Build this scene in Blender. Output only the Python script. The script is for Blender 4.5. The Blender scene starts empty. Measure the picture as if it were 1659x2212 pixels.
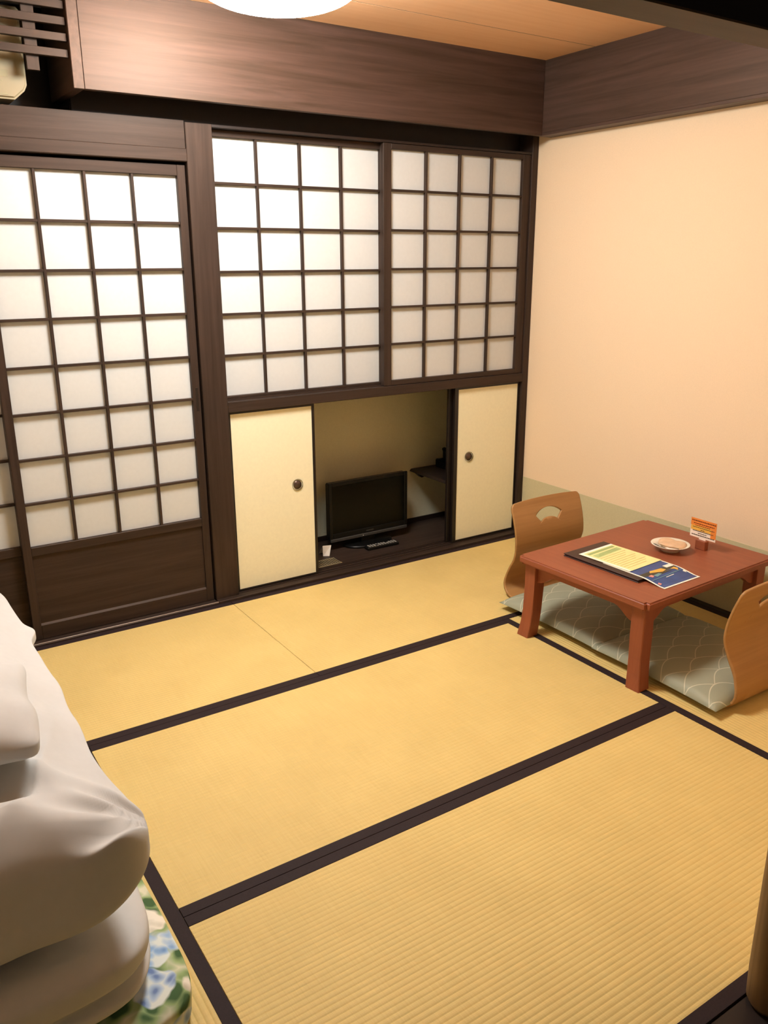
import bpy, bmesh, math, random
from mathutils import Vector, Matrix, noise
random.seed(7)
SC = bpy.context.scene
COL = SC.collection

# ------------------------------------------------------------------ camera
CAM = dict(loc=(-3.1191, -3.3810, 1.5333), yaw=-0.5788, pitch=-0.2977, roll=-0.0033, f=1778.53)
cd = bpy.data.cameras.new('camera'); cam = bpy.data.objects.new('camera', cd); COL.objects.link(cam)
cd.sensor_fit = 'HORIZONTAL'; cd.sensor_width = 36.0; cd.lens = CAM['f'] / 1659.0 * 36.0
cd.clip_start = 0.02
_f = Vector((-math.sin(CAM['yaw']) * math.cos(CAM['pitch']), math.cos(CAM['yaw']) * math.cos(CAM['pitch']), math.sin(CAM['pitch'])))
_r = _f.cross(Vector((0, 0, 1))).normalized(); _u = _r.cross(_f)
_r2 = _r * math.cos(CAM['roll']) + _u * math.sin(CAM['roll']); _u2 = -_r * math.sin(CAM['roll']) + _u * math.cos(CAM['roll'])
_m = Matrix((_r2, _u2, -_f)).transposed().to_4x4(); _m.translation = Vector(CAM['loc']); cam.matrix_world = _m
SC.camera = cam

# ------------------------------------------------------------------ world, exposure
W = bpy.data.worlds.new('world'); SC.world = W; W.use_nodes = True
W.node_tree.nodes['Background'].inputs[0].default_value = (1.0, 0.86, 0.70, 1)
W.node_tree.nodes['Background'].inputs[1].default_value = 0.03
SC.view_settings.view_transform = 'Standard'; SC.view_settings.look = 'None'
SC.view_settings.gamma = 1.0; SC.view_settings.use_curve_mapping = False
SC.view_settings.exposure = 0.0
LAMP_POWER = 70.0
LAMP_COLOR = (1.0, 1.02, 1.0)

# ------------------------------------------------------------------ materials
def lin(h):
    h = h.lstrip('#'); c = [int(h[i:i + 2], 16) / 255 for i in (0, 2, 4)]
    return tuple((x / 12.92 if x <= 0.04045 else ((x + 0.055) / 1.055) ** 2.4) for x in c) + (1,)
M = {}
def new_mat(name):
    m = bpy.data.materials.new(name); m.use_nodes = True; M[name] = m
    nt = m.node_tree; return m, nt, nt.nodes['Principled BSDF']
def node(nt, t, **kw):
    n = nt.nodes.new(t)
    for k, v in kw.items(): setattr(n, k, v)
    return n
def coords(nt, scale=(1, 1, 1), rnd=True):
    tc = node(nt, 'ShaderNodeTexCoord'); mp = node(nt, 'ShaderNodeMapping')
    mp.inputs['Scale'].default_value = scale
    if rnd:
        oi = node(nt, 'ShaderNodeObjectInfo'); ad = node(nt, 'ShaderNodeVectorMath', operation='ADD')
        mu = node(nt, 'ShaderNodeMath', operation='MULTIPLY'); mu.inputs[1].default_value = 37.0
        nt.links.new(oi.outputs['Random'], mu.inputs[0])
        nt.links.new(tc.outputs['Object'], ad.inputs[0]); nt.links.new(mu.outputs[0], ad.inputs[1])
        nt.links.new(ad.outputs[0], mp.inputs['Vector'])
    else:
        nt.links.new(tc.outputs['Object'], mp.inputs['Vector'])
    return mp.outputs[0]
def ramp(nt, src, stops):
    r = node(nt, 'ShaderNodeValToRGB'); nt.links.new(src, r.inputs[0])
    e = r.color_ramp.elements
    while len(e) < len(stops): e.new(0.5)
    for i, (p, c) in enumerate(stops): e[i].position = p; e[i].color = c
    return r.outputs[0]
def bump(nt, src, b, strength=0.2, dist=0.002):
    n = node(nt, 'ShaderNodeBump'); n.inputs['Strength'].default_value = strength; n.inputs['Distance'].default_value = dist
    nt.links.new(src, n.inputs['Height']); nt.links.new(n.outputs[0], b.inputs['Normal'])
def plain(name, c, rough=0.5, spec=0.4, metal=0.0, noise_amt=0.06, nscale=30, bmp=0.0):
    m, nt, b = new_mat(name); c = lin(c) if isinstance(c, str) else c
    v = coords(nt); nz = node(nt, 'ShaderNodeTexNoise'); nz.inputs['Scale'].default_value = nscale; nz.inputs['Detail'].default_value = 4
    nt.links.new(v, nz.inputs['Vector'])
    lo = tuple(x * (1 - noise_amt) for x in c[:3]) + (1,); hi = tuple(min(1, x * (1 + noise_amt)) for x in c[:3]) + (1,)
    nt.links.new(ramp(nt, nz.outputs[0], [(0.3, lo), (0.7, hi)]), b.inputs['Base Color'])
    b.inputs['Roughness'].default_value = rough; b.inputs['Specular IOR Level'].default_value = spec; b.inputs['Metallic'].default_value = metal
    if bmp: bump(nt, nz.outputs[0], b, bmp, 0.001)
    return m
def wood(name, c1, c2, rough=0.4, spec=0.4, scale=1.0, bmp=0.08, tint=(1, 1, 1)):
    c1, c2 = lin(c1), lin(c2)
    for ax in 'XYZ':
        m, nt, b = new_mat(name + '_' + ax)
        s = [26 * scale] * 3; s['XYZ'.index(ax)] = 1.1 * scale
        v = coords(nt, s)
        nz = node(nt, 'ShaderNodeTexNoise'); nz.inputs['Scale'].default_value = 1.6; nz.inputs['Detail'].default_value = 6
        nz.inputs['Roughness'].default_value = 0.62; nz.inputs['Distortion'].default_value = 0.6
        nt.links.new(v, nz.inputs['Vector'])
        nt.links.new(ramp(nt, nz.outputs[0], [(0.32, c1), (0.68, c2)]), b.inputs['Base Color'])
        b.inputs['Roughness'].default_value = rough; b.inputs['Specular IOR Level'].default_value = spec
        b.inputs['Specular Tint'].default_value = tuple(tint) + (1,)
        bump(nt, nz.outputs[0], b, bmp, 0.001)
wood('darkwood', '#2b221d', '#3d3029', 0.48, 0.28, tint=(1, .78, .66))
wood('fascia', '#34281f', '#4c3a33', 0.48, 0.5, 0.8, tint=(1, .74, .60))
wood('ceilwood', '#e4b285', '#eabc90', 0.5, 0.3, 0.5, 0.03)
wood('tablewood', '#8a4b32', '#965438', 0.42, 0.35, 1.4, 0.03)
wood('plywood', '#a77a49', '#b38652', 0.4, 0.4, 1.2, 0.04)
wood('logwood', '#6f5636', '#866a45', 0.6, 0.3, 1.0)
plain('paper', '#cccdcb', 0.85, 0.15, 0, 0.015, 60)
plain('fusuma', '#f0e9c8', 0.8, 0.15, 0, 0.02, 80)
plain('wallcream', '#eed6b6', 0.85, 0.15, 0, 0.02, 180, 0.15)
plain('walldado', '#c9c19c', 0.8, 0.15, 0, 0.03, 140, 0.15)
plain('alcovewall', '#d6d0b2', 0.85, 0.15, 0, 0.03, 120, 0.15)
plain('blackframe', '#1d1613', 0.35, 0.45)
plain('blackwood', '#251b17', 0.4, 0.4)
plain('heri', '#2c2021', 0.7, 0.2, 0, 0.12, 220, 0.2)
plain('rail', '#b9a592', 0.3, 0.5)  # pale tone for the painted highlight along the sill
plain('gunmetal', '#5b4a40', 0.35, 0.5, 0.6)
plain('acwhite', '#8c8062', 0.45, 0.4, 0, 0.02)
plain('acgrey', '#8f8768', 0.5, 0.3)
plain('blackplastic', '#0b0b0b', 0.35, 0.3)
plain('screen', '#050505', 0.25, 0.2, 0, 0.0)
plain('greyplastic', '#3a3836', 0.35, 0.5)
plain('buttongrey', '#9a958c', 0.5, 0.3)
plain('white', '#f2e9dc', 0.7, 0.2)
plain('sheet', '#cdccca', 0.9, 0.1, 0, 0.015, 40)
plain('folder', '#3a2420', 0.45, 0.4, 0, 0.1, 300, 0.2)
plain('yellowpage', '#f4e7a2', 0.6, 0.3)
plain('whitepage', '#fbf6e6', 0.55, 0.3)
plain('greenprint', '#9fb173', 0.6, 0.3)
plain('greenprint2', '#b9c887', 0.6, 0.3)
plain('tanprint', '#d8c47c', 0.6, 0.3)
plain('blueprint', '#2a4a86', 0.35, 0.4, 0, 0.2, 14)
plain('darkprint', '#33352d', 0.35, 0.4, 0, 0.25, 30)
plain('orangeprint', '#e88a3c', 0.45, 0.35)
plain('goldprint', '#e6b04a', 0.45, 0.35)
plain('pinkprint', '#e0958a', 0.45, 0.35)
plain('tealprint', '#6d98a0', 0.45, 0.35)
plain('cardwhite', '#f7e6d6', 0.6, 0.3)
plain('cardtext', '#7a3410', 0.6, 0.3)
plain('cardtext2', '#4a3a30', 0.6, 0.3)
plain('china', '#f0e6d2', 0.2, 0.5, 0, 0.01)
plain('chinablue', '#4d5763', 0.25, 0.5)
plain('wrapper', '#dcb894', 0.35, 0.5, 0, 0.08, 40)
plain('concrete', '#2a221c', 0.8, 0.2)
plain('ventbeige', '#8c7c5c', 0.6, 0.3)
plain('lampbase', '#d8cdb8', 0.5, 0.3)
# lamp shade: the one thing that gives off light
m, nt, b = new_mat('lampshade')
b.inputs['Base Color'].default_value = (0.9, 0.86, 0.78, 1); b.inputs['Roughness'].default_value = 0.5
b.inputs['Emission Color'].default_value = LAMP_COLOR + (1,); b.inputs['Emission Strength'].default_value = LAMP_POWER
# straw mat: rush fibres run across the ribs (local y), ribs are geometry
m, nt, b = new_mat('tatami')
v = coords(nt, (420, 12, 12)); nz = node(nt, 'ShaderNodeTexNoise'); nz.inputs['Scale'].default_value = 1.0; nz.inputs['Detail'].default_value = 3
nt.links.new(v, nz.inputs['Vector'])
v2 = coords(nt, (3, 3, 3)); n2 = node(nt, 'ShaderNodeTexNoise'); n2.inputs['Scale'].default_value = 1.5; n2.inputs['Detail'].default_value = 3
nt.links.new(v2, n2.inputs['Vector'])
mx = node(nt, 'ShaderNodeMixRGB', blend_type='MULTIPLY'); mx.inputs[0].default_value = 1.0
nt.links.new(ramp(nt, nz.outputs[0], [(0.25, lin('#d8bc76')), (0.75, lin('#dfc580'))]), mx.inputs[1])
nt.links.new(ramp(nt, n2.outputs[0], [(0.3, (0.93, 0.92, 0.9, 1)), (0.7, (1, 1, 1, 1))]), mx.inputs[2])
nt.links.new(mx.outputs[0], b.inputs['Base Color']); b.inputs['Roughness'].default_value = 0.6; b.inputs['Specular IOR Level'].default_value = 0.3
bump(nt, nz.outputs[0], b, 0.12, 0.0006)
# cushion cloth: fishing-net pattern of pale lines, printed flat
m, nt, b = new_mat('netcloth')
tc = node(nt, 'ShaderNodeTexCoord'); sp = node(nt, 'ShaderNodeSeparateXYZ'); nt.links.new(tc.outputs['Object'], sp.inputs[0])
def mth(op, a, bb=None, c=None):
    n = node(nt, 'ShaderNodeMath', operation=op)
    for i, x in enumerate((a, bb, c)):
        if x is None: continue
        if isinstance(x, (int, float)): n.inputs[i].default_value = x
        else: nt.links.new(x, n.inputs[i])
    return n.outputs[0]
uu = mth('MULTIPLY', sp.outputs[0], 2 * math.pi / 0.19); vv = mth('MULTIPLY', sp.outputs[1], 1 / 0.105)
cs = mth('MULTIPLY', mth('ABSOLUTE', mth('COSINE', mth('MULTIPLY', uu, 0.5))), 0.5)
cs2 = mth('MULTIPLY', mth('ABSOLUTE', mth('SINE', mth('MULTIPLY', uu, 0.5))), 0.5)
d1 = mth('ABSOLUTE', mth('SUBTRACT', mth('FRACT', mth('ADD', mth('SUBTRACT', vv, cs), 50.0)), 0.5))
d2 = mth('ABSOLUTE', mth('SUBTRACT', mth('FRACT', mth('ADD', mth('SUBTRACT', vv, cs2), 50.5)), 0.5))
ln = mth('LESS_THAN', mth('MINIMUM', d1, d2), 0.020)
nz = node(nt, 'ShaderNodeTexNoise'); nz.inputs['Scale'].default_value = 400; nt.links.new(tc.outputs['Object'], nz.inputs['Vector'])
mx = node(nt, 'ShaderNodeMixRGB'); nt.links.new(ln, mx.inputs[0]); mx.inputs[1].default_value = lin('#9a9d88'); mx.inputs[2].default_value = lin('#c4c2aa')
nt.links.new(mx.outputs[0], b.inputs['Base Color']); b.inputs['Roughness'].default_value = 0.55; b.inputs['Specular IOR Level'].default_value = 0.4
bump(nt, nz.outputs[0], b, 0.15, 0.0006)
# flowered mattress cover
m, nt, b = new_mat('floral')
v = coords(nt, (1, 1, 1), False)
wz = node(nt, 'ShaderNodeTexNoise'); wz.inputs['Scale'].default_value = 14; wz.inputs['Detail'].default_value = 2; nt.links.new(v, wz.inputs['Vector'])
wm = node(nt, 'ShaderNodeMixRGB', blend_type='ADD'); wm.inputs[0].default_value = 0.06
nt.links.new(v, wm.inputs[1]); nt.links.new(wz.outputs['Color'], wm.inputs[2])
def vor(scale, feat='F1'):
    n = node(nt, 'ShaderNodeTexVoronoi', feature=feat); n.inputs['Scale'].default_value = scale; nt.links.new(wm.outputs[0], n.inputs['Vector']); return n
vb = vor(11); vp = vor(30); vs = vor(19)
leaf = ramp(nt, vs.outputs['Distance'], [(0.28, lin('#4a6642')), (0.45, lin('#96ad78')), (0.75, lin('#d9d8bf'))])
pet = ramp(nt, vp.outputs['Distance'], [(0.15, lin('#4f78ba')), (0.40, lin('#9dbbdc')), (0.65, lin('#dfe6e2'))])
isf = ramp(nt, vb.outputs['Distance'], [(0.50, (1, 1, 1, 1)), (0.56, (0, 0, 0, 1))])
wsel = ramp(nt, vb.outputs['Color'], [(0.45, lin('#ffffff')), (0.5, lin('#000000'))])
m1 = node(nt, 'ShaderNodeMixRGB'); nt.links.new(wsel, m1.inputs[0]); nt.links.new(pet, m1.inputs[1])
nt.links.new(ramp(nt, vp.outputs['Distance'], [(0.1, lin('#c8c2ae')), (0.5, lin('#f1eadb'))]), m1.inputs[2])
m2 = node(nt, 'ShaderNodeMixRGB'); nt.links.new(isf, m2.inputs[0]); nt.links.new(leaf, m2.inputs[1]); nt.links.new(m1.outputs[0], m2.inputs[2])
nt.links.new(m2.outputs[0], b.inputs['Base Color']); b.inputs['Roughness'].default_value = 0.85; b.inputs['Specular IOR Level'].default_value = 0.15

# ------------------------------------------------------------------ helpers
def wl(o):
    p = Vector((0, 0, 0))
    while o is not None: p = p + o.location; o = o.parent
    return p
def link(o, parent=None):
    COL.objects.link(o)
    if parent is not None: o.parent = parent
    return o
def tag(o, label=None, cat=None, group=None, kind=None):
    if label: o['label'] = label
    if cat: o['category'] = cat
    if group: o['group'] = group
    if kind: o['kind'] = kind
    return o
def empty(name, loc=(0, 0, 0), rz=0.0, parent=None):
    o = bpy.data.objects.new(name, None); o.empty_display_size = 0.05; link(o, parent)
    o.location = Vector(loc) - (wl(parent) if parent else Vector((0, 0, 0))); o.rotation_euler = (0, 0, rz); return o
def finish(name, bm, mat, parent=None, loc=None, smooth=False, local=False):
    me = bpy.data.meshes.new(name); bmesh.ops.recalc_face_normals(bm, faces=bm.faces); bm.to_mesh(me); bm.free()
    me.materials.append(M[mat])
    if smooth:
        for p in me.polygons: p.use_smooth = True
    o = bpy.data.objects.new(name, me); link(o, parent)
    if loc is not None:
        o.location = Vector(loc) - (wl(parent) if (parent and not local) else Vector((0, 0, 0)))
    return o
def add_box(bm, x0, x1, y0, y1, z0, z1, bev=0.0):
    r = bmesh.ops.create_cube(bm, size=1.0)
    for v in r['verts']: v.co = Vector(((x0 + x1) / 2 + v.co.x * (x1 - x0), (y0 + y1) / 2 + v.co.y * (y1 - y0), (z0 + z1) / 2 + v.co.z * (z1 - z0)))
    if bev > 0:
        es = list({e for v in r['verts'] for e in v.link_edges})
        bmesh.ops.bevel(bm, geom=es, offset=bev, segments=1, affect='EDGES')
CACHE = {}
WOODS = ('darkwood', 'fascia', 'ceilwood', 'tablewood', 'plywood', 'logwood')
def piece(name, x0, x1, y0, y1, z0, z1, mat, parent=None, bev=0.0015, local=False, kind=None):
    """a bevelled board; alike boards share one mesh.  world coordinates, or the parent's when local."""
    d = (round(x1 - x0, 4), round(y1 - y0, 4), round(z1 - z0, 4))
    if mat in WOODS: mat = mat + '_' + 'XYZ'[max(range(3), key=lambda i: d[i])]
    k = d + (mat, bev)
    if k not in CACHE:
        bm = bmesh.new(); add_box(bm, -d[0] / 2, d[0] / 2, -d[1] / 2, d[1] / 2, -d[2] / 2, d[2] / 2, min(bev, min(d) * 0.3))
        me = bpy.data.meshes.new(name); bm.to_mesh(me); bm.free(); me.materials.append(M[mat]); CACHE[k] = me
    o = bpy.data.objects.new(name, CACHE[k]); link(o, parent)
    o.location = Vector(((x0 + x1) / 2, (y0 + y1) / 2, (z0 + z1) / 2)) - (wl(parent) if (parent and not local) else Vector((0, 0, 0)))
    if kind: o['kind'] = kind
    return o
def lathe(bm, prof, n=48):
    rings = []
    for r, z in prof:
        rings.append([bm.verts.new((r * math.cos(2 * math.pi * i / n), r * math.sin(2 * math.pi * i / n), z)) for i in range(n)] if r > 1e-6 else [bm.verts.new((0, 0, z))])
    for a, c in zip(rings, rings[1:]):
        for i in range(n):
            j = (i + 1) % n
            if len(a) == 1 and len(c) == 1: continue
            if len(a) == 1: bm.faces.new((a[0], c[i], c[j]))
            elif len(c) == 1: bm.faces.new((a[i], a[j], c[0]))
            else: bm.faces.new((a[i], a[j], c[j], c[i]))
def prism(bm, pts, axis, a0, a1):
    """extrude a 2-D outline; axis 0: pts=(y,z), 1: pts=(x,z), 2: pts=(x,y)"""
    def mk(p, a): return {0: (a, p[0], p[1]), 1: (p[0], a, p[1]), 2: (p[0], p[1], a)}[axis]
    A = [bm.verts.new(mk(p, a0)) for p in pts]; B = [bm.verts.new(mk(p, a1)) for p in pts]
    bm.faces.new(A); bm.faces.new(B[::-1])
    for i in range(len(pts)):
        j = (i + 1) % len(pts); bm.faces.new((A[i], A[j], B[j], B[i]))
def soft_box(bm, cx, cy, cz, hx, hy, hz, p=5.0, n=(40, 60, 16), fn=None):
    """rounded box made of a fine grid, pushed about by fn(co, unit) -> co"""
    def s(i, N): return -1 + 2 * i / N
    idx = {}
    def V(i, j, k):
        if (i, j, k) in idx: return idx[(i, j, k)]
        u = Vector((s(i, n[0]), s(j, n[1]), s(k, n[2])))
        q = (abs(u.x) ** p + abs(u.y) ** p + abs(u.z) ** p) ** (1 / p)
        mxx = max(abs(u.x), abs(u.y), abs(u.z)); w = u * (mxx / q)
        co = Vector((cx + hx * w.x, cy + hy * w.y, cz + hz * w.z))
        if fn: co = fn(co, w)
        idx[(i, j, k)] = bm.verts.new(co); return idx[(i, j, k)]
    for a in range(n[0]):
        for c in range(n[1]):
            for k in (0, n[2]): bm.faces.new((V(a, c, k), V(a + 1, c, k), V(a + 1, c + 1, k), V(a, c + 1, k)))
    for a in range(n[0]):
        for k in range(n[2]):
            for c in (0, n[1]): bm.faces.new((V(a, c, k), V(a + 1, c, k), V(a + 1, c, k + 1), V(a, c, k + 1)))
    for c in range(n[1]):
        for k in range(n[2]):
            for a in (0, n[0]): bm.faces.new((V(a, c, k), V(a, c + 1, k), V(a, c + 1, k + 1), V(a, c, k + 1)))

# ------------------------------------------------------------------ room dimensions
ZC = 2.455               # ceiling
XW = 0.07                # right wall
XL = -3.56               # left wall
YF = -2.63               # front of the room
YB = 0.03                # face of the post and beams at the back
XS, Y1, Y2, Y3, XR, XLM, XM = -1.7705, -0.863, -1.7476, -2.6328, -0.8449, -2.64, 0.035
HERI = 0.034

# ------------------------------------------------------------------ floor and straw mats
floor = piece('floor', XL - .05, XW + .05, YF - .05, .60, -.10, -.056, 'blackwood', None, 0)
tag(floor, 'straw mat floor of six mats with dark cloth borders', kind='structure')
def mat(x0, x1, y0, y1, along):
    L, Wd = ((x1 - x0), (y1 - y0)) if along == 'X' else ((y1 - y0), (x1 - x0))
    L -= .002; Wd -= .0015
    bm = bmesh.new(); nr = round(Wd / 0.0152); prof = []
    for i in range(nr * 4 + 1):
        t = i / (nr * 4); prof.append((-Wd / 2 + Wd * t, -0.0013 * (0.5 + 0.5 * math.cos(2 * math.pi * t * nr)) ** 2))
    pts = [(-Wd / 2, -.054)] + prof + [(Wd / 2, -.054)]
    prism(bm, pts, 0, -L / 2, L / 2)
    o = finish('tatami_mat', bm, 'tatami', floor, ((x0 + x1) / 2, (y0 + y1) / 2, 0))
    if along == 'Y': o.rotation_euler = (0, 0, math.pi / 2)
    for s in (-1, 1):
        yy = s * (Wd / 2 - HERI / 2)
        piece('cloth_border', -L / 2 - .0002, L / 2 + .0002, yy - HERI / 2, yy + HERI / 2, -.02, .0012, 'heri', o, 0.0006, local=True)
mat(XL + .03, XS, Y1, 0, 'X'); mat(XS, XM, Y1, 0, 'X')
mat(XLM, XR, Y2, Y1, 'X'); mat(XLM, XR, Y3, Y2, 'X')
mat(XR, XM, Y3, Y1, 'Y'); mat(XL + .03, XLM, Y3, Y1, 'Y')

# ------------------------------------------------------------------ walls, ceiling
wr = piece('wall_right', XW, XW + .08, YF - .06, .62, -.06, ZC + .05, 'wallcream', None, 0)
tag(wr, 'plain cream papered side wall with a beige lower band', kind='structure')
piece('lower_band', XW - .002, XW + .001, YF, YB + .0, 0, .334, 'walldado', wr, 0)
bbr = piece('baseboard_right', XM, XW - .002, YF, 0.0, -.05, .003, 'blackwood', None, .001)
tag(bbr, 'thin black strip between the mats and the cream wall', kind='structure')
wlft = piece('wall_left', XL - .08, XL, YF - .06, .62, -.06, ZC + .05, 'wallcream', None, 0)
tag(wlft, 'plain cream wall on the bedding side', kind='structure')
bbl = piece('baseboard_left', XL, XL + .03, YF, 0.0, -.05, .003, 'blackwood', None, .001)
tag(bbl, 'thin black strip below the bedding-side wall', kind='structure')
ceil = piece('ceiling', XL - .08, XW + .08, YF - .06, .62, ZC + .012, ZC + .06, 'blackwood', None, 0)
tag(ceil, 'warm brown boarded ceiling with narrow dark joints', kind='structure')
ys = [-.05, -.395, -.845, -1.295, -1.745, -2.195, -2.66]
for a, c in zip(ys, ys[1:]):
    piece('ceiling_board', XL, XW, c + .0030, a - .0030, ZC, ZC + .013, 'ceilwood', ceil, 0)
for a in ys[1:-1]: piece('joint_strip', XL, XW, a - .0030, a + .0030, ZC + .0006, ZC + .012, 'blackwood', ceil, 0)
# front wall with the wide entrance, its lintel, sill and round post
wf = empty('wall_front', (-1.75, -2.66, 0)); tag(wf, 'front wall with the wide entrance opening', kind='structure')
piece('wall_panel', -1.62, XW, -2.70, -2.64, -.05, ZC, 'wallcream', wf, 0)
piece('wall_panel', XL, -1.62, -2.69, -2.64, 1.87, ZC, 'blackwood', wf, 0)
t = piece('trim_1', XL, -1.66, -2.69, -2.63, 1.800, 1.87, 'darkwood', None, .002); tag(t, 'dark wooden lintel above the entrance', kind='structure')
t = piece('trim_2', XL, XW, -2.79, YF - .003, -.10, -.004, 'blackwood', None, .002); tag(t, 'dark wooden entrance sill along the front mats', kind='structure')
bm = bmesh.new(); lathe(bm, [(0, -.004), (.040, -.004), (.047, .01), (.049, .08), (.048, .6), (.050, 1.2), (.048, 1.80), (0, 1.80)], 24)
t = finish('trim_3', bm, 'logwood_Z', None, (-1.668, -2.672, 0), True); tag(t, 'round natural wood post at the entrance', kind='structure')
ent = piece('trim_4', XL - .5, XW + .5, -4.3, -2.79, -.14, -.06, 'concrete', None, 0); tag(ent, 'dark step in front of the entrance', kind='structure')

# ------------------------------------------------------------------ back wall frame
wb = empty('wall_back', (-1.75, .1, 0)); tag(wb, 'dark timber framed back wall holding the paper screens', kind='structure')
piece('backing_board', -1.80, XW, .150, .165, .90, ZC, 'darkwood', wb, 0)
piece('backing_board', XL, -1.80, .150, .165, -.05, 2.035, 'darkwood', wb, 0)
piece('post', -1.826, -1.713, YB, .148, .0, 2.056, 'darkwood', wb, .002)
piece('post', .030, XW, YB, .148, .0, ZC, 'darkwood', wb, .002)
piece('lintel_beam', -1.713, .030, YB + .004, .148, 2.045, 2.056, 'blackwood', wb, .001)
piece('upper_board', -2.231, .030, .130, .148, 2.056, ZC, 'blackwood', wb, 0)
piece('middle_beam', -1.713, .030, YB, .148, .884, .930, 'darkwood', wb, .002)
piece('middle_rail', -1.713, .030, YB + .038, .148, .930, .937, 'darkwood', wb, 0)
piece('door_lintel', XL, -1.826, YB - .006, .148, 1.909, 1.958, 'darkwood', wb, .003)
piece('lintel_board', XL, -1.826, YB + .008, .12, 1.958, 2.062, 'darkwood', wb, .001)
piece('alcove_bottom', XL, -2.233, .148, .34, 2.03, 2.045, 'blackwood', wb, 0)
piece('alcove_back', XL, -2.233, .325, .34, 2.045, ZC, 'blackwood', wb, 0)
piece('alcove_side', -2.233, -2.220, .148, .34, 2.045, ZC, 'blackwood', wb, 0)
piece('sill_board', XL, -1.826, .0, .148, -.05, .009, 'darkwood', wb, .002)
piece('sill_board', -1.826, XW, .0, .10, -.05, .014, 'darkwood', wb, .002)
piece('sill_glint', XL, XW - .04, .006, .0085, .008, .0118, 'rail', wb, .0005)  # thin pale strip painting the highlight on the track edges
piece('track_ridge', -1.713, .03, .043, .047, .014, .019, 'darkwood', wb, .0008)
piece('track_ridge', -1.713, .03, .068, .072, .014, .019, 'darkwood', wb, .0008)
piece('track_ridge', -1.713, .03, .093, .097, .014, .019, 'darkwood', wb, .0008)
# low cabinet recess
piece('recess_floor', -1.75, XW, .10, .50, -.02, .022, 'darkwood', wb, 0)
piece('recess_back', -1.75, XW, .475, .49, .022, .90, 'alcovewall', wb, 0)
piece('recess_skirting', -1.75, XW, .467, .475, .022, .050, 'blackwood', wb, 0)
piece('recess_side', -1.765, -1.75, .10, .49, .022, .90, 'alcovewall', wb, 0)
piece('recess_top', -1.75, XW, .148, .49, .885, .90, 'darkwood', wb, 0)

# fascia boards hung below the ceiling
t = piece('trim_5', -2.229, -.0165, -.080, -.052, 2.118, ZC, 'fascia', None, .001); tag(t, 'wide brown fascia board above the paper screens', kind='structure')
t = piece('trim_6', -.0155, .012, YF, -.052, 2.132, ZC, 'fascia', None, .001); tag(t, 'wide dark fascia board above the cream wall', kind='structure')
piece('lower_lip', -.0165, XW, YF, -.052, 2.118, 2.132, 'fascia', t, .001)

# ------------------------------------------------------------------ sliding screens
def shoji(name, label, x0, x1, z0, z1, y, stile_l, stile_r, rail_t, rail_b, cols, rows, panel=None, px=None):
    """lattice screen: px=(x0,x1) of the glazed field when the bars are not evenly framed"""
    e = empty(name, ((x0 + x1) / 2, y + .014, z0)); tag(e, label, kind='structure')
    th = .028
    piece('stile', x0, x0 + stile_l, y, y + th, z0, z1, 'darkwood', e)
    piece('stile', x1 - stile_r, x1, y, y + th, z0, z1, 'darkwood', e)
    a, c = x0 + stile_l, x1 - stile_r
    piece('rail', a, c, y + .0005, y + th, z1 - rail_t, z1, 'darkwood', e)
    piece('rail', a, c, y + .0005, y + th, z0, z0 + rail_b, 'darkwood', e)
    zb = z0 + rail_b
    if panel:
        zr, zt = panel
        piece('rail', a, c, y + .0005, y + th, zr, zt, 'darkwood', e)
        piece('lower_panel', a, c, y + .009, y + .019, zb, zr, 'darkwood', e, 0)
        bm = bmesh.new(); prism(bm, [(y + .0015, zb), (y + .009, zb), (y + .009, zb + .006)], 0, a, c)
        finish('panel_bead', bm, 'darkwood_X', e, (0, 0, 0))
        zb = zt
    zt = z1 - rail_t; w = .0105
    xs = [a + (c - a) * i / cols for i in range(cols + 1)]; zs = [zb + (zt - zb) * i / rows for i in range(rows + 1)]
    for i in range(1, cols): piece('muntin', xs[i] - w / 2, xs[i] + w / 2, y + .002, y + .019, zb, zt, 'darkwood', e, .001)
    for j in range(1, rows): piece('muntin', a, c, y + .0032, y + .0195, zs[j] - w / 2, zs[j] + w / 2, 'darkwood', e, .001)
    for i in range(cols):
        for j in range(rows):
            piece('paper_pane', xs[i] + .0004, xs[i + 1] - .0004, y + .0195, y + .0215, zs[j] + .0004, zs[j + 1] - .0004, 'paper', e, 0)
    return e
d = shoji('door_1', 'tall dark framed paper lattice door with solid lower panel beside the post', -2.627, -1.832, .010, 1.898, .045, .033, .034, .041, .063, 4, 8, (.378, .415))
piece('finger_pull', -1.853, -1.842, .0435, .0455, .905, 1.005, 'blackframe', d, .0005)
shoji('door_2', 'paper lattice door half hidden behind the nearer door', -3.39, -2.592, .010, 1.898, .080, .033, .033, .041, .063, 4, 8, (.378, .415))
shoji('window_1', 'upper paper lattice screen next to the dark post', -1.742, -.845, .937, 2.044, .075, .034, .030, .026, .012, 4, 6)
shoji('window_2', 'upper paper lattice screen next to the cream wall', -.880, .029, .931, 2.044, .040, .044, .050, .024, .025, 4, 6)
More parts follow.
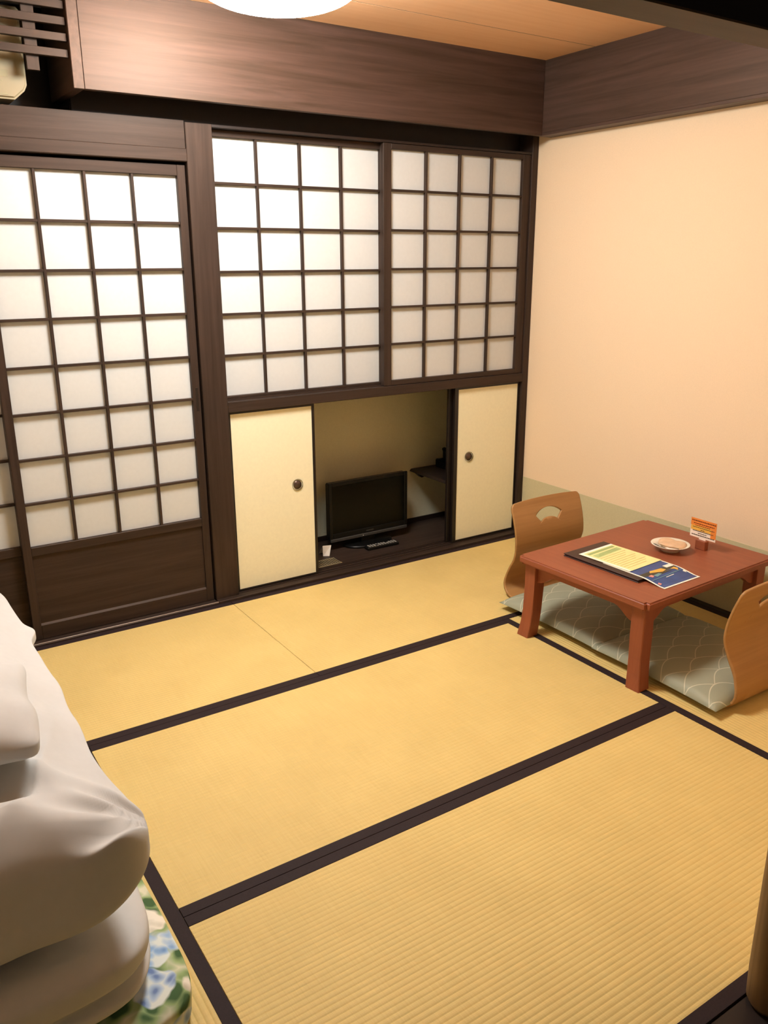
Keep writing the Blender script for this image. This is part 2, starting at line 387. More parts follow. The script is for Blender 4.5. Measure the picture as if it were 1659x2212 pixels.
def fusuma(name, label, x0, x1, y, pull=None, wl_=.014):
    e = empty(name, ((x0 + x1) / 2, y + .009, .019)); tag(e, label, kind='structure')
    z0, z1, w = .0195, .883, .014
    piece('frame_side', x0, x0 + wl_, y, y + .018, z0, z1, 'blackframe', e, .001)
    piece('frame_side', x1 - w, x1, y, y + .018, z0, z1, 'blackframe', e, .001)
    piece('frame_rail', x0 + wl_, x1 - w, y, y + .018, z1 - .012, z1, 'blackframe', e, .001)
    piece('frame_rail', x0 + wl_, x1 - w, y, y + .018, z0, z0 + .010, 'blackframe', e, .001)
    piece('paper_panel', x0 + wl_, x1 - w, y + .003, y + .015, z0 + .010, z1 - .012, 'fusuma', e, 0)
    if pull is not None:
        bm = bmesh.new(); lathe(bm, [(0, .0015), (.020, .0005), (.0235, -.0015), (.027, -.002), (.0275, .002), (.0275, .004)], 32)
        bmesh.ops.rotate(bm, verts=bm.verts, matrix=Matrix.Rotation(-math.pi / 2, 3, 'X'))
        for v in bm.verts: v.co.y *= -1
        o = finish('finger_pull', bm, 'blackframe', e, (pull, y + .0025, .498), True)
        bm = bmesh.new(); lathe(bm, [(0, 0), (.0215, 0), (.0215, .001), (0, .001)], 32)
        bmesh.ops.rotate(bm, verts=bm.verts, matrix=Matrix.Rotation(math.pi / 2, 3, 'X'))
        finish('pull_cup', bm, 'gunmetal', o, (pull, y + .0013, .498), True)
    return e
fusuma('door_3', 'cream paper sliding panel left of the television recess', -1.712, -1.272, .049, -1.373)
fusuma('door_4', 'cream paper sliding panel right of the television recess', -.425, .029, .049, -.320, .024)
fusuma('door_5', 'cream paper panel slid behind the right one', -.447, .005, .074, None, .045)

# ------------------------------------------------------------------ ceiling lamp
LX, LY, LZ = -1.830, -.83, 2.264
lamp = empty('ceiling_lamp', (LX, LY, ZC)); tag(lamp, 'round glowing white lamp on the brown ceiling', 'lamp')
R = .255; prof = [(0, 0)]
for i in range(1, 13):
    a = i / 12 * math.pi / 2; prof.append((R * math.sin(a) ** 0.8, .075 - .075 * math.cos(a)))
prof += [(R, .12), (R - .004, .150), (R - .02, .162), (0, .162)]
bm = bmesh.new(); lathe(bm, prof, 64); finish('lamp_shade', bm, 'lampshade', lamp, (LX, LY, LZ), True)
bm = bmesh.new(); lathe(bm, [(0, 0), (.15, 0), (.15, ZC - LZ - .164), (0, ZC - LZ - .164)], 48); finish('ceiling_plate', bm, 'lampbase', lamp, (LX, LY, LZ + .163))

# ------------------------------------------------------------------ air conditioner and louvre
ac = empty('air_conditioner', (-2.80, .16, 2.076)); tag(ac, 'cream air conditioner behind dark louvre slats near the ceiling', 'air conditioner')
ax0, ax1, az0, az1, ay0, ay1 = -3.20, -2.402, 2.080, 2.375, .025, .300
bm = bmesh.new()
prism(bm, [(ax0 + .035, az0), (ax1 - .045, az0), (ax1 - .010, az0 + .030), (ax1, az0 + .05), (ax1, az1 - .008), (ax1 - .008, az1), (ax0 + .008, az1), (ax0, az1 - .008), (ax0, az0 + .05), (ax0 + .010, az0 + .030)], 1, ay0, ay1)
bmesh.ops.bevel(bm, geom=[e for e in bm.edges if all(abs(v.co.y - ay0) < 1e-4 for v in e.verts)], offset=.008, segments=3, affect='EDGES')
finish('body', bm, 'acwhite', ac, (0, 0, 0))
piece('display_window', -2.56, -2.463, ay0 - .0008, ay0 + .002, 2.150, 2.171, 'acgrey', ac, .0004)
piece('air_flap', -3.15, -2.47, ay0 - .001, ay0 + .003, 2.092, 2.097, 'acgrey', ac, .0004)
for i, (zz, w) in enumerate([(2.135, .004), (2.128, .006), (2.118, .003), (2.133, .003), (2.117, .005)]):
    piece('button', -2.483 - .011 * (i % 3) - w, -2.483 - .011 * (i % 3), ay0 - .0005, ay0 + .002, zz, zz + .003, 'acgrey', ac, 0)
lv = empty('louvre_screen', (-2.8, -.05, 2.118)); tag(lv, 'dark horizontal louvre slats with an end board beside the fascia', 'louvre')
for i in range(5): piece('slat', XL + .002, -2.272, -.066, -.046, 2.2145 + i * .0506, 2.2145 + i * .0506 + .0255, 'darkwood', lv, .001)
piece('slat_support', -2.410, -2.368, -.045, -.030, 2.168, ZC - .001, 'darkwood', lv, .001)
piece('slat_support', -3.10, -3.058, -.045, -.030, 2.168, ZC - .001, 'darkwood', lv, .001)
piece('end_board', -2.269, -2.2305, -.083, .27, 2.116, ZC, 'fascia', lv, .002)

# ------------------------------------------------------------------ recess contents
tv = empty('television', (-.815, .30, .022)); tag(tv, 'small black flat television standing in the low recess', 'television')
x0, x1, y0, z0, z1 = -1.068, -.562, .290, .076, .400
piece('rear_cover', x0 + .004, x1 - .004, y0 + .012, y0 + .05, z0 + .004, z1 - .004, 'blackplastic', tv, .006)
piece('bezel', x0, x0 + .020, y0, y0 + .014, z0, z1, 'blackplastic', tv, .002)
piece('bezel', x1 - .020, x1, y0, y0 + .014, z0, z1, 'blackplastic', tv, .002)
piece('bezel', x0 + .020, x1 - .020, y0, y0 + .014, z1 - .020, z1, 'blackplastic', tv, .002)
piece('bezel', x0 + .020, x1 - .020, y0, y0 + .014, z0 + .012, z0 + .040, 'blackplastic', tv, .002)
piece('screen', x0 + .020, x1 - .020, y0 + .004, y0 + .012, z0 + .040, z1 - .020, 'screen', tv, 0)
piece('speaker_bar', x0 + .004, x1 - .004, y0 - .004, y0 + .014, z0 - .006, z0 + .012, 'greyplastic', tv, .003)
piece('maker_mark', -.838, -.790, y0 - .0008, y0 + .001, z0 + .022, z0 + .0275, 'greyplastic', tv, 0)
piece('power_light', -.862, -.858, y0 - .0052, y0, z0 + .001, z0 + .005, 'white', tv, 0)
piece('neck', -.86, -.77, y0 + .012, y0 + .045, .036, z0 + .02, 'blackplastic', tv, .003)
bm = bmesh.new(); lathe(bm, [(0, 0), (1, 0), (1, .008), (.93, .014), (0, .016)], 40)
for v in bm.verts: v.co.x *= .150; v.co.y *= .085
finish('stand_foot', bm, 'blackplastic', tv, (-.815, .312, .022), True)
rc = empty('remote_control', (-.79, .205, .022), math.radians(-1)); tag(rc, 'black remote control with pale buttons lying before the television', 'remote control')
piece('case', -.100, .100, -.022, .022, 0, .018, 'blackplastic', rc, .004, local=True)
for i in range(11):
    for j in range(3):
        if (i, j) in ((3, 1), (7, 2)): continue
        piece('button', -.088 + i * .0165, -.078 + i * .0165, -.016 + j * .0115, -.009 + j * .0115, .0175, .0200, 'buttongrey', rc, .0005, local=True)
bm = bmesh.new()
v = [bm.verts.new(c) for c in [(0, 0, 0), (.030, -.016, 0), (.052, .002, .052), (.002, .006, .056), (.004, .05, .0), (.05, .05, .0)]]
bm.faces.new((v[0], v[1], v[2], v[3])); bm.faces.new((v[3], v[2], v[5], v[4]))
o = finish('paper_card', bm, 'white', None, (-1.135, .250, .0225)); sm = o.modifiers.new('thick', 'SOLIDIFY'); sm.thickness = .0008
tag(o, 'small folded white paper card left of the television', 'card')
vg = empty('vent_grille', (-1.16, .145, .022)); tag(vg, 'small beige slotted grille set on the recess floor', 'grille')
piece('frame', -1.238, -1.100, .108, .114, .022, .026, 'ventbeige', vg, .0005); piece('frame', -1.238, -1.100, .190, .196, .022, .026, 'ventbeige', vg, .0005)
for i in range(11): piece('slat', -1.235 + i * .0127, -1.2300 + i * .0127, .114, .190, .022, .0255, 'ventbeige', vg, .0005)
sh = empty('wall_shelf', (-.18, .47, .32)); tag(sh, 'dark wooden shelf fixed inside the recess at right', 'shelf')
bm = bmesh.new(); prism(bm, [(-.425, .345), (-.412, .357), (.062, .357), (.062, .325), (-.37, .325), (-.395, .330)], 1, .12, .470)
bmesh.ops.bevel(bm, geom=list(bm.edges), offset=.002, segments=1, affect='EDGES'); finish('board', bm, 'blackwood', sh, (0, 0, 0))
bm = bmesh.new(); prism(bm, [(-.385, .325), (-.355, .300), (-.30, .310), (.05, .312), (.05, .325)], 1, .44, .470); finish('bracket', bm, 'blackwood', sh, (0, 0, 0))
tp = empty('table_telephone', (-.20, .37, .357)); tag(tp, 'small black telephone-like device on the recess shelf', 'device')
bm = bmesh.new(); prism(bm, [(.31, .357), (.43, .357), (.43, .405), (.40, .41), (.31, .378)], 0, -.265, -.12); bmesh.ops.bevel(bm, geom=list(bm.edges), offset=.004, segments=2, affect='EDGES'); finish('base', bm, 'blackplastic', tp, (0, 0, 0))
bm = bmesh.new(); prism(bm, [(-.235, .405), (-.205, .405), (-.200, .43), (-.205, .47), (-.232, .478), (-.245, .468), (-.228, .45)], 1, .36, .40); bmesh.ops.bevel(bm, geom=list(bm.edges), offset=.004, segments=2, affect='EDGES'); finish('handset', bm, 'blackplastic', tp, (0, 0, 0))
piece('indicator', -.180, -.172, .352, .356, .394, .408, 'buttongrey', tp, .001)

# ------------------------------------------------------------------ low table
TR = math.radians(2.6); TW, TD, TH = .835, .648, .357
tx, ty = -.863, -1.636    # near left corner
tcx = tx + (TW / 2) * math.cos(TR) - (TD / 2) * math.sin(TR); tcy = ty + (TW / 2) * math.sin(TR) + (TD / 2) * math.cos(TR)
tb = empty('low_table', (tcx, tcy, 0), TR); tag(tb, 'low reddish brown wooden table by the cream wall', 'table')
bm = bmesh.new(); add_box(bm, -TW / 2, TW / 2, -TD / 2, TD / 2, TH - .034, TH)
bmesh.ops.bevel(bm, geom=[e for e in bm.edges if abs(e.verts[0].co.z - e.verts[1].co.z) > .01], offset=.014, segments=4, affect='EDGES')
bmesh.ops.bevel(bm, geom=[e for e in bm.edges if all(v.co.z > TH - .001 for v in e.verts)], offset=.006, segments=3, affect='EDGES')
bmesh.ops.bevel(bm, geom=[e for e in bm.edges if all(v.co.z < TH - .033 for v in e.verts)], offset=.010, segments=3, affect='EDGES')
finish('tabletop', bm, 'tablewood_Y', tb, (0, 0, 0), local=True)
LI = .052
for sx in (-1, 1):
    for sy in (-1, 1):
        bm = bmesh.new(); secs = []
        for z, h, off in [(TH - .034, .029, 0), (.22, .0285, 0), (.12, .0285, .002), (.06, .029, .006), (.0, .031, .013)]:
            cx, cy = sx * (TW / 2 - LI + off), sy * (TD / 2 - LI + off)
            secs.append([bm.verts.new((cx + a * h, cy + c * h, z)) for a, c in ((-1, -1), (1, -1), (1, 1), (-1, 1))])
        for A, B in zip(secs, secs[1:]):
            for i in range(4): bm.faces.new((A[i], A[(i + 1) % 4], B[(i + 1) % 4], B[i]))
        bm.faces.new(secs[0]); bm.faces.new(secs[-1][::-1])
        bmesh.ops.bevel(bm, geom=[e for e in bm.edges if abs(e.verts[0].co.z - e.verts[1].co.z) > .01], offset=.003, segments=1, affect='EDGES')
        finish('leg', bm, 'tablewood_Z', tb, (0, 0, 0), local=True)
def apron(h):
    zt = TH - .034; p = [(-h, zt), (h, zt), (h, zt - .075)]
    for i in range(7): t = i / 6; p.append((h - .012 - .085 * t, zt - .072 + .042 * (3 * t * t - 2 * t ** 3)))
    p += [(-q[0], q[1]) for q in p[:2:-1]] + [(-h, zt - .075)]
    return p
ix, iy = TW / 2 - LI - .026, TD / 2 - LI - .026
for s in (-1, 1):
    bm = bmesh.new(); yy = s * (TD / 2 - LI); prism(bm, apron(ix), 1, yy - .011, yy + .011); finish('apron', bm, 'tablewood_X', tb, (0, 0, 0), local=True)
    bm = bmesh.new(); xx = s * (TW / 2 - LI); prism(bm, apron(iy), 0, xx - .011, xx + .011); finish('apron', bm, 'tablewood_Y', tb, (0, 0, 0), local=True)
# folder
fd = empty('folder', (-.61, -1.285, TH), math.radians(2.6)); tag(fd, 'dark brown leather folder under the leaflets on the table', 'folder')
fw, fh = .25, .375
piece('back_cover', -fw / 2, fw / 2, -fh / 2, fh / 2, 0, .0035, 'folder', fd, .001, local=True)
piece('pages', -fw / 2 + .004, fw / 2 - .004, -fh / 2 + .004, fh / 2 - .004, .0035, .0085, 'folder', fd, .0005, local=True)
piece('front_cover', -fw / 2, fw / 2, -fh / 2, fh / 2, .0085, .0125, 'folder', fd, .001, local=True)
def sheet(bm, x0, x1, y0, y1, zf, ny=14, th=.0007):
    rows = []
    for j in range(ny + 1):
        y = y0 + (y1 - y0) * j / ny; rows.append([bm.verts.new((x, y, zf(y) + dz)) for x, dz in ((x0, 0), (x1, 0), (x1, th), (x0, th))])
    for A, B in zip(rows, rows[1:]):
        for i in range(4): bm.faces.new((A[i], A[(i + 1) % 4], B[(i + 1) % 4], B[i]))
    bm.faces.new(rows[0]); bm.faces.new(rows[-1][::-1])
# leaflets (local frame: +y away along the table)
FT = .0128
bl = empty('leaflet', (-.588, -1.42, TH), math.radians(1.5)); tag(bl, 'leaflet with a blue night photograph hanging over the folder edge', 'leaflet')
def zb(y):
    e = -.055
    return FT if y > e else max(.0010, FT - (e - y) * .16)
bm = bmesh.new(); sheet(bm, -.108, .108, -.150, .147, zb); finish('page', bm, 'whitepage', bl, (0, 0, 0), local=True)
o1 = .0008
bm = bmesh.new(); sheet(bm, -.100, .100, -.142, .10, lambda y: zb(y) + o1, 14, .0003); ph = finish('photograph', bm, 'blueprint', bl, (0, 0, 0), local=True)
def patch(name, mat, pts, zf, parent, dz):
    bm = bmesh.new(); vs = [bm.verts.new((x, y, zf(y) + dz)) for x, y in pts]; bm.faces.new(vs)
    r = bmesh.ops.extrude_face_region(bm, geom=bm.faces[:])
    for g in r['geom']:
        if isinstance(g, bmesh.types.BMVert): g.co.z += .0002
    return finish(name, bm, mat, parent, (0, 0, 0), local=True)
patch('printed_shape', 'darkprint', [(-.1, -.025), (.1, -.02), (.1, -.045), (.05, -.06), (-.02, -.065), (-.1, -.05)], zb, ph, o1 + .0006)
patch('printed_shape', 'goldprint', [(-.035, -.022), (.03, -.026), (.035, -.046), (.005, -.054), (-.02, -.044), (-.05, -.036)], zb, ph, o1 + .0010)
patch('printed_shape', 'whitepage', [(.055, -.012), (.098, -.012), (.098, -.034), (.055, -.034)], zb, ph, o1 + .0010)
patch('printed_shape', 'pinkprint', [(-.082, -.054), (-.06, -.050), (-.056, -.062), (-.072, -.068)], zb, ph, o1 + .0010)
patch('printed_shape', 'tealprint', [(-.056, -.058), (-.02, -.054), (-.012, -.064), (-.05, -.072)], zb, ph, o1 + .0010)
patch('printed_shape', 'goldprint', [(.055, -.05), (.085, -.044), (.09, -.06), (.075, -.072), (.07, -.058)], zb, ph, o1 + .0010)
patch('printed_line', 'tealprint', [(-.096, -.083), (.092, -.072), (.092, -.075), (-.096, -.086)], zb, ph, o1 + .0010)
patch('printed_line', 'whitepage', [(-.02, -.088), (.03, -.085), (.03, -.088), (-.02, -.091)], zb, ph, o1 + .0010)
patch('printed_shape', 'whitepage', [(.086, -.085), (.099, -.080), (.099, -.088), (.092, -.100)], zb, ph, o1 + .0010)
patch('printed_shape', 'pinkprint', [(-.098, -.110), (-.085, -.105), (-.08, -.116), (-.095, -.122)], zb, ph, o1 + .0010)
yl = empty('leaflet', (-.594, -1.275, TH + FT + .0022), math.radians(4.5)); tag(yl, 'yellow and green printed leaflet lying on the dark folder', 'leaflet')
f0 = lambda y: 0.0
bm = bmesh.new(); sheet(bm, -.104, .104, -.120, .130, f0, 4); finish('page', bm, 'yellowpage', yl, (0, 0, 0), local=True)
bm = bmesh.new(); sheet(bm, -.104, -.090, -.120, .130, lambda y: .0007, 2, .0002); finish('page_margin', bm, 'whitepage', yl, (0, 0, 0), local=True)
bm = bmesh.new(); sheet(bm, -.090, .104, .117, .130, lambda y: .0007, 2, .0002); finish('page_margin', bm, 'whitepage', yl, (0, 0, 0), local=True)
patch('title_band', 'greenprint', [(-.080, .092), (.088, .096), (.088, .112), (-.080, .108)], f0, yl, .0008)
patch('title_band', 'greenprint2', [(-.076, .052), (.088, .060), (.088, .088), (-.076, .082)], f0, yl, .0008)
for i in range(3): patch('printed_line', 'greenprint', [(-.060 + .01 * i, .060 + i * .008), (.07, .064 + i * .008), (.07, .0665 + i * .008), (-.060 + .01 * i, .0625 + i * .008)], f0, yl, .0012)
for i in range(9): patch('printed_line', 'tanprint', [(-.078, .038 - i * .0165), (.085 - .02 * (i % 3), .040 - i * .0165), (.085 - .02 * (i % 3), .0445 - i * .0165), (-.078, .0425 - i * .0165)], f0, yl, .0008)
# saucer with a wrapped sweet
sc = empty('saucer', (-.322, -1.302, TH)); tag(sc, 'small pale china saucer with a dark blue flower on its rim', 'saucer')
bm = bmesh.new(); lathe(bm, [(0, .003), (.030, .003), (.034, 0), (.038, .0), (.040, .006), (.058, .019), (.078, .0295), (.0795, .0305), (.078, .0315), (.056, .0225), (.038, .012), (0, .0105)], 56); finish('dish', bm, 'china', sc, (0, 0, 0), True, local=True)
for k in range(6):
    a = math.radians(112) + k * 1.05; cx, cy = -.048 + .008 * math.cos(a), .032 + .008 * math.sin(a)
    bm = bmesh.new(); vs = [bm.verts.new((cx + .0065 * math.cos(2 * math.pi * i / 10), cy + .0065 * math.sin(2 * math.pi * i / 10), .0)) for i in range(10)]
    for v in vs: r = math.hypot(v.co.x, v.co.y); v.co.z = .0225 + (r - .056) * .409 + .0010
    bm.faces.new(vs); finish('petal', bm, 'chinablue', sc, (0, 0, 0), local=True)
def crumple(amp, sc_):
    def fn(co, w): return co + Vector((noise.noise(co * sc_), noise.noise(co * sc_ + Vector((9, 1, 3))), noise.noise(co * sc_ + Vector((4, 7, 2))))) * amp
    return fn
bm = bmesh.new(); soft_box(bm, 0, 0, .0, .042, .056, .006, 4, (14, 18, 4), crumple(.004, 45))
o = finish('wrapped_sweet', bm, 'wrapper', None, (-.317, -1.307, TH + .031), True); o.rotation_euler = (math.radians(4), math.radians(-3), math.radians(28)); tag(o, 'flat beige wrapped sweet lying in the saucer', 'sweet')
bm = bmesh.new(); soft_box(bm, 0, 0, .0, .026, .036, .004, 4, (12, 14, 4), crumple(.003, 55))
o = finish('wrapped_sweet', bm, 'cardwhite', None, (-.334, -1.315, TH + .0185), True); o.rotation_euler = (0, math.radians(3), math.radians(-20)); tag(o, 'pale paper wrapper under the beige sweet in the saucer', 'wrapper')
# notice card in a block
cs_ = empty('notice_stand', (-.20, -1.366, TH), math.radians(-90)); tag(cs_, 'orange notice card standing in a small wooden block on the table', 'sign')
bm = bmesh.new(); add_box(bm, -.024, .024, -.013, .013, 0, .040, .002); finish('block', bm, 'tablewood_X', cs_, (0, 0, 0), local=True)
CB = .046; CT = .128; cw = .0620
cards = [('card', 'cardwhite', -cw, cw, CB - .026, CT, 0), ]
bm = bmesh.new(); add_box(bm, -cw, cw, -.0005, .0005, CB, CT); cdo = finish('card', bm, 'cardwhite', cs_, (0, 0, 0), local=True)
bm = bmesh.new(); add_box(bm, -.016, .016, -.0004, .0004, .039, CB); finish('card_tab', bm, 'cardwhite', cs_, (0, 0, 0), local=True)
def stripe(name, mt, u0, u1, z0, z1, dz=0): 
    bm = bmesh.new(); add_box(bm, u0, u1, -.0010 - dz, -.0004, z0, z1); finish(name, bm, mt, cdo, (0, 0, 0), local=True)
stripe('colour_field', 'orangeprint', -cw, cw, CB + .050, CT); stripe('colour_field', 'goldprint', -cw + .002, cw * .6, CB + .030, CB + .0500); stripe('colour_field', 'orangeprint', cw * .6, cw, CB + .012, CB + .0500)
for z, a, c_, mt, h in [(.069, -.058, .058, 'cardtext', .0052), (.058, -.048, .052, 'cardtext', .0040), (.050, -.040, .034, 'cardtext', .0030), (.042, -.050, .054, 'cardtext2', .0028), (.033, -.012, .006, 'cardtext2', .0030), (.0265, -.050, .050, 'cardtext2', .0028), (.0175, -.024, .020, 'cardtext2', .0028), (.0085, -.054, .056, 'cardtext2', .0034)]:
    u = a
    while u < c_:
        w = random.uniform(.005, .011); stripe('lettering', mt, u, min(u + w, c_), CB + z, CB + z + h, .0003); u += w + .0016

# ------------------------------------------------------------------ legless chairs
def profile(s):
    P = [(.50, .010), (.30, .010), (.12, .010), (.055, .013), (.020, .024), (.003, .048), (.002, .080), (.020, .135), (.050, .190), (.068, .250), (.066, .310), (.050, .375), (.032, .425), (.020, .462)]
    L = [0]
    for a, c in zip(P, P[1:]): L.append(L[-1] + math.hypot(c[0] - a[0], c[1] - a[1]))
    t = s * L[-1]
    for i in range(len(P) - 1):
        if t <= L[i + 1] or i == len(P) - 2:
            f = (t - L[i]) / (L[i + 1] - L[i])
            def cr(k):
                p0 = P[max(i - 1, 0)][k]; p1 = P[i][k]; p2 = P[i + 1][k]; p3 = P[min(i + 2, len(P) - 1)][k]
                return 0.5 * ((2 * p1) + (-p0 + p2) * f + (2 * p0 - 5 * p1 + 4 * p2 - p3) * f * f + (-p0 + 3 * p1 - 3 * p2 + p3) * f ** 3)
            return cr(0), cr(1)
def halfw(s):
    if s < .40: return .235
    if s < .56: t = (s - .40) / .16; return .235 - .018 * (3 * t * t - 2 * t ** 3)
    if s < .78: t = (s - .56) / .22; return .217 - .010 * math.sin(math.pi * t)
    return .217
S0, S1, SB = .785, 1.0, .40
def surf(u, s, dz=0):
    d, z = profile(s); return Vector((u * halfw(s), d, z))
def make_chair(name, x, y, rz, label):
    e = empty(name, (x, y, 0), rz)
    tag(e, label, 'chair', 'legless bentwood chairs at the low table')
    def grid(sa, sb, ns, nu=12):
        bm = bmesh.new(); R_ = []
        for j in range(ns + 1):
            s = sa + (sb - sa) * j / ns; R_.append([bm.verts.new(surf(-1 + 2 * i / nu, s)) for i in range(nu + 1)])
        for A, B in zip(R_, R_[1:]):
            for i in range(nu): bm.faces.new((A[i], A[i + 1], B[i + 1], B[i]))
        return bm
    bm = grid(0, SB, 16)
    o = finish('seat', bm, 'plywood_Y', e, (0, 0, 0), True, local=True); sm = o.modifiers.new('t', 'SOLIDIFY'); sm.thickness = .010; sm.offset = 0; o['label'] = 'bent plywood seat plate'
    # backrest: rings of quads between the fan-shaped hand hole and the board outline
    bm = bmesh.new(); N = 200; K = 30; cs0 = .912; SCL = 4.4; LT = .985
    fan = [(.121 * math.sin(math.radians(43 - 86 * i / 12)), .121 * math.cos(math.radians(43 - 86 * i / 12)) - .0905) for i in range(13)]
    fan += [(.080 * math.sin(math.radians(-41 + 82 * i / 8)), .080 * math.cos(math.radians(-41 + 82 * i / 8)) - .0975) for i in range(9)]
    fpoly = [(p[0] / .215, p[1] / LT * SCL) for p in fan]
    def ray(poly, ang):
        dx, dy = math.cos(ang), math.sin(ang); best = 0
        for p, q2 in zip(poly, poly[1:] + poly[:1]):
            ex, ey = q2[0] - p[0], q2[1] - p[1]; den = dx * ey - dy * ex
            if abs(den) < 1e-9: continue
            t = (p[0] * ey - p[1] * ex) / den; w = (p[0] * dy - p[1] * dx) / den
            if t > 0 and -1e-6 <= w <= 1 + 1e-6: best = max(best, t)
        return best
    op = [(-1, (SB - cs0) * SCL), (1, (SB - cs0) * SCL)]
    r_u, r_s = .13, .030
    for i in range(9): a = math.pi / 2 * i / 8; op.append((1 - r_u + r_u * math.cos(a), (S1 - .012 - r_s + r_s * math.sin(a) - cs0) * SCL))
    for i in range(1, 8): t = i / 8; uu_ = (1 - r_u) * (1 - 2 * t); op.append((uu_, (S1 - .012 - cs0 + .012 * (1 - (uu_ / (1 - r_u)) ** 2)) * SCL))
    for i in range(9): a = math.pi / 2 + math.pi / 2 * i / 8; op.append((-1 + r_u + r_u * math.cos(a), (S1 - .012 - r_s + r_s * math.sin(a) - cs0) * SCL))
    angs = sorted(set([2 * math.pi * i / N for i in range(N)] + [round(math.atan2(p[1], p[0]) % (2 * math.pi), 6) for p in op + fpoly]))
    rings = [[] for _ in range(K + 1)]
    for a in angs:
        ri, ro = ray(fpoly, a), ray(op, a)
        for k in range(K + 1):
            r = ri + (ro - ri) * k / K; rings[k].append(bm.verts.new(surf(r * math.cos(a), cs0 + r * math.sin(a) / SCL)))
    for A, B in zip(rings, rings[1:]):
        for i in range(len(angs)): j = (i + 1) % len(angs); bm.faces.new((A[i], A[j], B[j], B[i]))
    bmesh.ops.remove_doubles(bm, verts=bm.verts, dist=1e-5)
    o = finish('backrest', bm, 'plywood_X', e, (0, 0, 0), True, local=True); sm = o.modifiers.new('t', 'SOLIDIFY'); sm.thickness = .010; sm.offset = 0
    return e
make_chair('floor_chair', -.43, -.640, math.pi, 'legless bentwood floor chair between the table and the paper screens')
make_chair('floor_chair', -.475, -1.908, 0.0, 'legless bentwood floor chair on the near side of the table')
def cushion(x, y, rz, label, hx=.288, hy=.292):
    bm = bmesh.new(); n = 40; top = {}; bot = {}
    for i in range(n + 1):
        for j in range(n + 1):
            u, v = -1 + 2 * i / n, -1 + 2 * j / n
            e = (max(0, 1 - abs(u) ** 3.2) * max(0, 1 - abs(v) ** 3.2)) ** .42
            px = hx * u * (1 - .035 * (1 - abs(v) ** 2) * abs(u)); py = hy * v * (1 - .035 * (1 - abs(u) ** 2) * abs(v))
            nz_ = noise.noise(Vector((px * 7 + x * 3, py * 7, 1))) * .006
            top[i, j] = bm.verts.new((px, py, .018 + .052 * e + nz_ * e)); bot[i, j] = bm.verts.new((px, py, .018 - .014 * e - .001))
    for i in range(n):
        for j in range(n):
            bm.faces.new((top[i, j], top[i + 1, j], top[i + 1, j + 1], top[i, j + 1])); bm.faces.new((bot[i, j], bot[i, j + 1], bot[i + 1, j + 1], bot[i + 1, j]))
    ed = [(i, 0) for i in range(n)] + [(n, j) for j in range(n)] + [(i, n) for i in range(n, 0, -1)] + [(0, j) for j in range(n, 0, -1)]
    for a, c in zip(ed, ed[1:] + ed[:1]): bm.faces.new((top[a], bot[a], bot[c], top[c]))
    e0 = finish('floor_cushion', bm, 'netcloth', None, (x, y, .0155), True); e0.rotation_euler = (0, 0, rz)
    tag(e0, label, 'cushion', 'grey-green floor cushions under the table'); return e0
cushion(-.485, -1.045, math.radians(1), 'grey-green net patterned floor cushion on the chair near the paper screens')
cushion(-.490, -1.612, math.radians(-1), 'grey-green net patterned floor cushion on the near chair')

# ------------------------------------------------------------------ folded bedding
def nz3(co, s, o): return noise.noise(co * s + Vector((o, o * 2.3, o * .7)))
def smooth(a, b, x):
    t = max(0.0, min(1.0, (x - a) / (b - a))); return t * t * (3 - 2 * t)
def f_mat(co, w):
    co = co.copy(); k = 1 - abs(w.z) ** 4
    co.x += .006 * nz3(co, 9, 3) * w.x; co.y += .008 * nz3(co, 9, 6) * abs(w.y)
    if w.z > 0: co.z -= .006 * (.5 + .5 * nz3(co, 8, 5)) * w.z
    return co
bm = bmesh.new(); soft_box(bm, -3.118, -1.365, .048, .414, .715, .047, 11, (40, 60, 10), f_mat)
o = finish('flowered_mattress', bm, 'floral', None, (0, 0, 0), True); tag(o, 'thin floor mattress with blue and white flowers at the bottom of the bedding', 'mattress')
def f_low(co, w):
    co = co.copy(); co.x += .008 * nz3(co, 6, 1) * abs(w.x); co.y += .010 * nz3(co, 6, 2) * abs(w.y)
    if w.z > 0:
        co.z -= .010 * (.5 + .5 * nz3(co, 6, 4)) * w.z
        co.z -= .010 * smooth(.55, 1.0, w.x) ** 2 * w.z
    tuck = math.exp(-((co.z - .165) / .014) ** 2)     # the open fold of the futon
    if w.x > .6: co.x -= .030 * tuck * smooth(.6, .9, w.x)
    if w.y < -.6: co.y += .030 * tuck * smooth(.6, .9, -w.y) * smooth(-.2, .8, w.x)
    return co
bm = bmesh.new(); soft_box(bm, -3.145, -1.360, .182, .392, .700, .082, 7, (48, 64, 28), f_low)
o = finish('folded_futon', bm, 'sheet', None, (0, 0, 0), True); tag(o, 'white folded futon between the flowered mattress and the thick quilt', 'bedding')
EDGE = .437
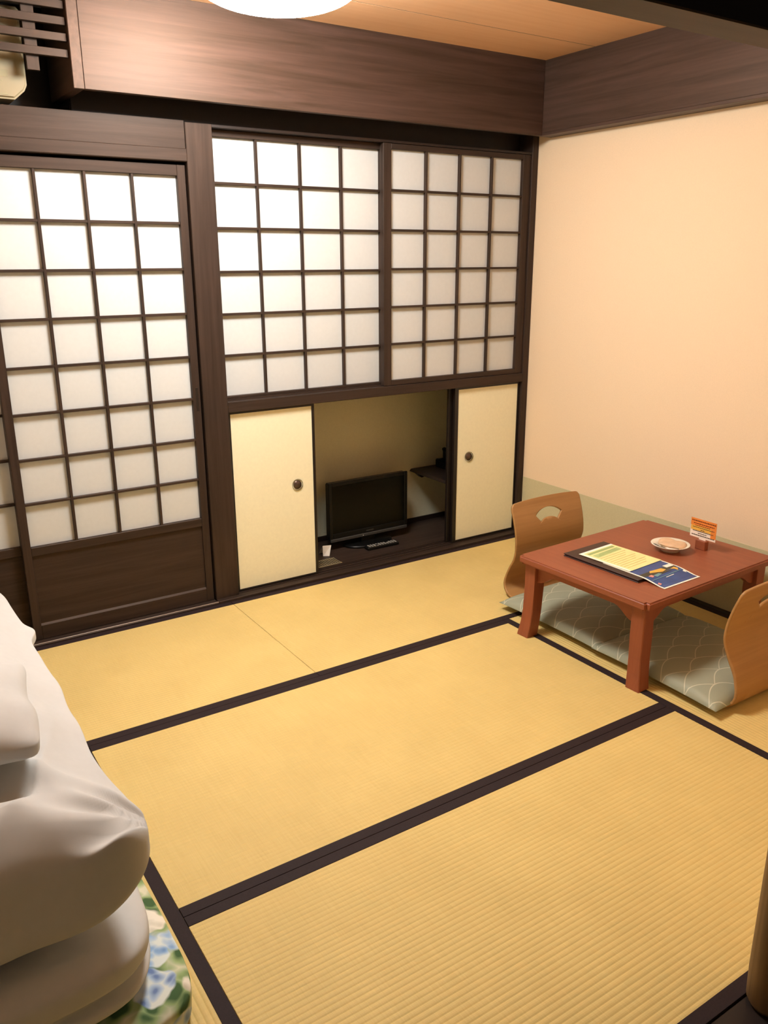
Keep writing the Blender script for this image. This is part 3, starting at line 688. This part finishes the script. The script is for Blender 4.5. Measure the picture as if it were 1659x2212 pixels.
def f_top(co, w):
    co = co.copy()
    # right side closes to a soft folded edge, the near right corner is pinched out
    t = smooth(.30, 1.0, w.x); near = smooth(.55, 1.0, -w.y)
    g = (1 - t ** 2.6 * .86)
    co.z = EDGE + (co.z - EDGE) * g
    co.x += (.010 + .006 * math.sin(co.y * 9)) * t * near - .026 * t * (1 - near)
    co.x += .022 * t * math.exp(-((co.y + .86) / .05) ** 2)
    co.y -= .045 * near * (1 - w.x * w.x)
    co.x += .034 * t * near * near; co.y -= .072 * t * near * near
    top = smooth(-.1, .7, w.z)
    # creases fanning out from the near right corner
    px, py = co.x + 2.73, co.y + 1.96
    rr = math.hypot(px, py); an = math.atan2(-px, py)          # 0 = along the edge, pi/2 = across the end
    fan = math.exp(-((rr - .30) / .22) ** 2)
    co.z += top * g * fan * (.020 * math.sin(an * 9.0 + .8 + 1.5 * nz3(co, 3, 7)))
    co.z += top * .016 * math.exp(-((rr - .13) / .10) ** 2) * math.sin(an * 11 + 2.2)
    co.z += top * .020 * nz3(Vector((co.x * 1.2, co.y * 2.4, 0)), 2.4, 9)
    co.z += top * g * .012 * nz3(Vector((co.x * 4.0 + co.y * 3.0, co.y * 1.2, 0)), 2.2, 15)
    ridge = 1 - abs(nz3(Vector((co.x * 2.2 - co.y * 1.1, co.y * .9 + co.x * .6, 0)), 2.6, 31))
    co.z += top * g * .016 * ridge ** 7 * smooth(.15, .75, -w.y + .35)
    co.y += .018 * near * nz3(Vector((co.x, 0, co.z * .6)), 5, 12)
    co.x += .010 * t * nz3(Vector((0, co.y, co.z * .5)), 6, 19)
    return co
bm = bmesh.new(); soft_box(bm, -3.150, -1.13, .412, .400, .845, .140, 7, (110, 210, 44), f_top)
o = finish('folded_quilt', bm, 'sheet', None, (0, 0, 0), True); tag(o, 'thick white folded quilt on top of the bedding', 'quilt')
def f_pil(co, w):
    co = co.copy(); e = max(0, (1 - abs(w.x) ** 2.4) * (1 - abs(w.y) ** 2.4)); co.z = (co.z) * (.10 + .90 * e ** .5)
    co.x *= 1 - .04 * (1 - w.y ** 2); co.y *= 1 - .04 * (1 - w.x ** 2)
    co += Vector((.008, .008, .010)) * nz3(co, 8, 21); return co
bm = bmesh.new(); soft_box(bm, 0, 0, 0, .27, .21, .075, 12, (44, 36, 10), f_pil)
o = finish('pillow', bm, 'sheet', None, (-3.150, -1.600, .634), True); o.rotation_euler = (math.radians(-2), math.radians(5), math.radians(-6)); tag(o, 'white pillow lying on the folded quilt', 'pillow')
